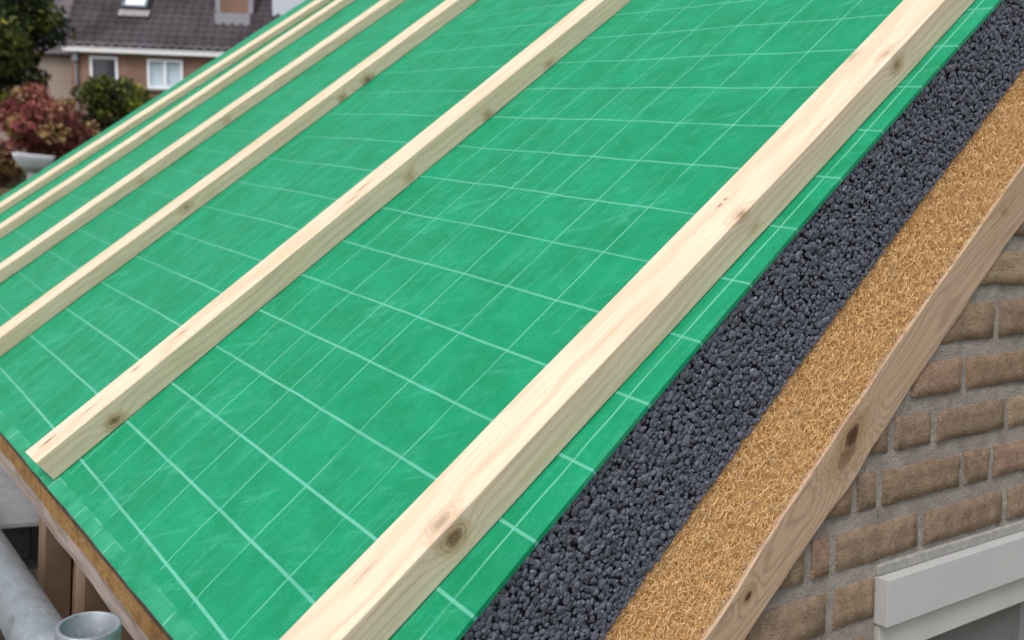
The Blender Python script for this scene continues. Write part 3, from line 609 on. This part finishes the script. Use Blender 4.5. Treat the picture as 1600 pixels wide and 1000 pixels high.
nb_ = MB(); nb_.box((-6, 1.0, -4.2), (.115, 6, -.12)); nbo = empty('rendered_house', HM); tag(nbo, 'plain beige rendered wall of the neighbouring house, left of the downpipe', 'house'); nb_.build('wall', noisy('beige_render', (.27, .215, .185), (.33, .27, .23), .04, .9), nbo)
nr_ = MB(); nr_.add([(-6.2, .8, -.12), (.10, .8, -.12), (.10, 3.5, 2.0), (-6.2, 3.5, 2.0), (-6.2, 6.2, -.12), (.10, 6.2, -.12)], [(0, 1, 2, 3), (3, 2, 5, 4), (0, 3, 4), (1, 5, 2), (0, 4, 5, 1)]); nr_.build('roof', tm.m, nbo)

# ---------------------------------------------------------------- plants
def leaves(ctr, rad, n, size, cols, nclump=60, seed=1, shell=.35, flat=1.0):
    g = np.random.default_rng(seed); d = g.normal(size=(nclump, 3)); d /= np.linalg.norm(d, axis=1, keepdims=True)
    cc = np.array(ctr) + d * np.array(rad) * (g.uniform(shell, 1, (nclump, 1)) ** .6) * .85
    cr_ = g.uniform(.16, .36, nclump) * np.mean(rad); k = g.integers(0, nclump, n)
    o = g.normal(size=(n, 3)); o /= np.linalg.norm(o, axis=1, keepdims=True); o *= g.uniform(.3, 1, (n, 1)) ** .5
    P = cc[k] + o * cr_[k][:, None] * [1, 1, .75]
    a = g.normal(size=(n, 3)); a /= np.linalg.norm(a, axis=1, keepdims=True); b = np.cross(a, g.normal(size=(n, 3))); b /= np.linalg.norm(b, axis=1, keepdims=True)
    s_ = size * g.uniform(.6, 1.3, (n, 1))
    V = np.stack([P - a * s_, P - b * s_ * .5, P + a * s_, P + b * s_ * .5], 1).reshape(-1, 3)
    F = np.arange(4 * n).reshape(-1, 4); cols = np.array(cols); cl = g.integers(0, len(cols), nclump)
    t = cols[np.where(g.random(n) < .7, cl[k], g.integers(0, len(cols), n))] * g.uniform(.7, 1.3, (n, 1))
    return V, F, np.repeat(t, 4, 0)
lm = Mat('leaf', .6, .3); lm.color(lm.tone()); bark = noisy('bark', (.05, .04, .03), (.10, .08, .06), 2, .9)
def plant(name, label, cat, base, ctr, rad, n, size, cols, seed, nclump=60, trunk=.09, part='crown', stem='trunk', group=None):
    e = empty(name, loc=base); tag(e, label, cat, group); c_ = np.array(ctr) - base
    V, F, t = leaves(c_, rad, n, size, cols, nclump, seed); mesh_obj(part, V, F, lm.m, e, tone=t)
    m_ = MB(); m_.tube([(0, 0, -.1), c_ * .4, c_ * .9], [trunk, trunk * .8, trunk * .35], 10); g = np.random.default_rng(seed)
    for k in range(7):
        q = g.normal(size=3); q /= np.linalg.norm(q); q[2] = abs(q[2]) * .7; st = c_ * g.uniform(.4, .7); m_.tube([st, st + q * np.array(rad) * .4 + [0, 0, .1], st + q * np.array(rad) * .85], [trunk * .35, trunk * .25, trunk * .1], 6)
    m_.build(stem, bark, e); return e
gz = lambda x, y: float(ground_z(np.array(x), y))
GR = [(.06, .09, .028), (.025, .045, .02), (.09, .13, .03), (.25, .25, .05), (.025, .045, .026), (.17, .19, .045)]
plant('broadleaf_tree', 'tall dark green tree with yellowing leaves at the upper left', 'tree', (-18, 2.5, gz(-18, 0)), (-18, 2.35, 5.1), (1.3, 1.35, 2.4), 26000, .075, GR, 3, 110, .16, group=None)
plant('broadleaf_tree', 'very dark tree standing behind the yellowing one at the left edge', 'tree', (-22, 1.6, gz(-22, 0)), (-22, 1.7, 4.6), (1.7, 1.9, 3.2), 26000, .09, GR[:2] + [GR[4], (.03, .05, .02)], 4, 120, .2)
RD = [(.30, .075, .07), (.19, .05, .05), (.33, .125, .09), (.10, .035, .035), (.28, .19, .07), (.17, .045, .052)]
plant('red_shrub', 'dark red leaved shrub above the white garden basin', 'shrub', (-16.05, 3.15, gz(-16, 0)), (-16.05, 3.15, 3.15), (.75, .78, .72), 13000, .042, RD, 7, 80, .04, 'foliage', 'stem')
YG = [(.26, .29, .035), (.09, .13, .025), (.36, .36, .05), (.04, .06, .02), (.12, .14, .028), (.035, .05, .018)]
plant('green_bush', 'rounded yellow green bush below the brick house windows', 'bush', (-19.6, 5.15, gz(-19.6, 0)), (-19.6, 5.12, 3.75), (.8, .82, .78), 15000, .045, YG, 9, 80, .05, 'foliage', 'stem')
plant('low_red_shrub', 'low dark red shrub at the left edge beside the garden basin', 'shrub', (-16.9, 2.2, gz(-16.9, 0)), (-16.9, 2.3, 2.45), (.6, .7, .5), 8000, .04, RD[1:2] + RD[3:], 11, 50, .03, 'foliage', 'stem')
plant('dark_hedge_bush', 'dark green hedge bush behind the red shrub, low at the roof line', 'bush', (-19.0, 4.2, gz(-19, 0)), (-19.0, 4.3, 2.9), (.8, 1.1, .8), 12000, .05, GR[:2] + [(.06, .03, .02)], 13, 60, .04, 'foliage', 'stem')
# white basin on a pedestal
bs = empty('garden_basin', loc=(-15.0, 2.75, 2.40)); tag(bs, 'white rounded garden basin on a pedestal under the red shrub', 'basin'); bs.rotation_euler = (0, 0, math.radians(-10))
wst = noisy('white_stone', (.34, .36, .39), (.46, .48, .52), .15, .7)
m_ = MB(); ringsv = []
prof = [(0, .02, .01), (.10, .12, .0), (.16, .22, .08), (.18, .28, .20), (.19, .30, .27), (.17, .27, .27), (.12, .20, .15), (0, .02, .12)]
for (rx, ry, z_) in prof:
    for j in range(32):
        t = 2 * math.pi * j / 32; p_ = .3; ringsv.append((max(rx, .01) * math.copysign(abs(math.cos(t)) ** p_, math.cos(t)), ry * math.copysign(abs(math.sin(t)) ** p_, math.sin(t)), z_))
m_.add(ringsv, [(i * 32 + j, i * 32 + (j + 1) % 32, (i + 1) * 32 + (j + 1) % 32, (i + 1) * 32 + j) for i in range(len(prof) - 1) for j in range(32)]); m_.build('bowl', wst, bs, smooth=True)
m_ = MB(); m_.tube([(0, 0, .02), (0, 0, -.05), (0, 0, -.22), (0, 0, -.32), (0, 0, -.42)], [.10, .085, .075, .10, .13], 16); m_.build('pedestal', wst, bs)
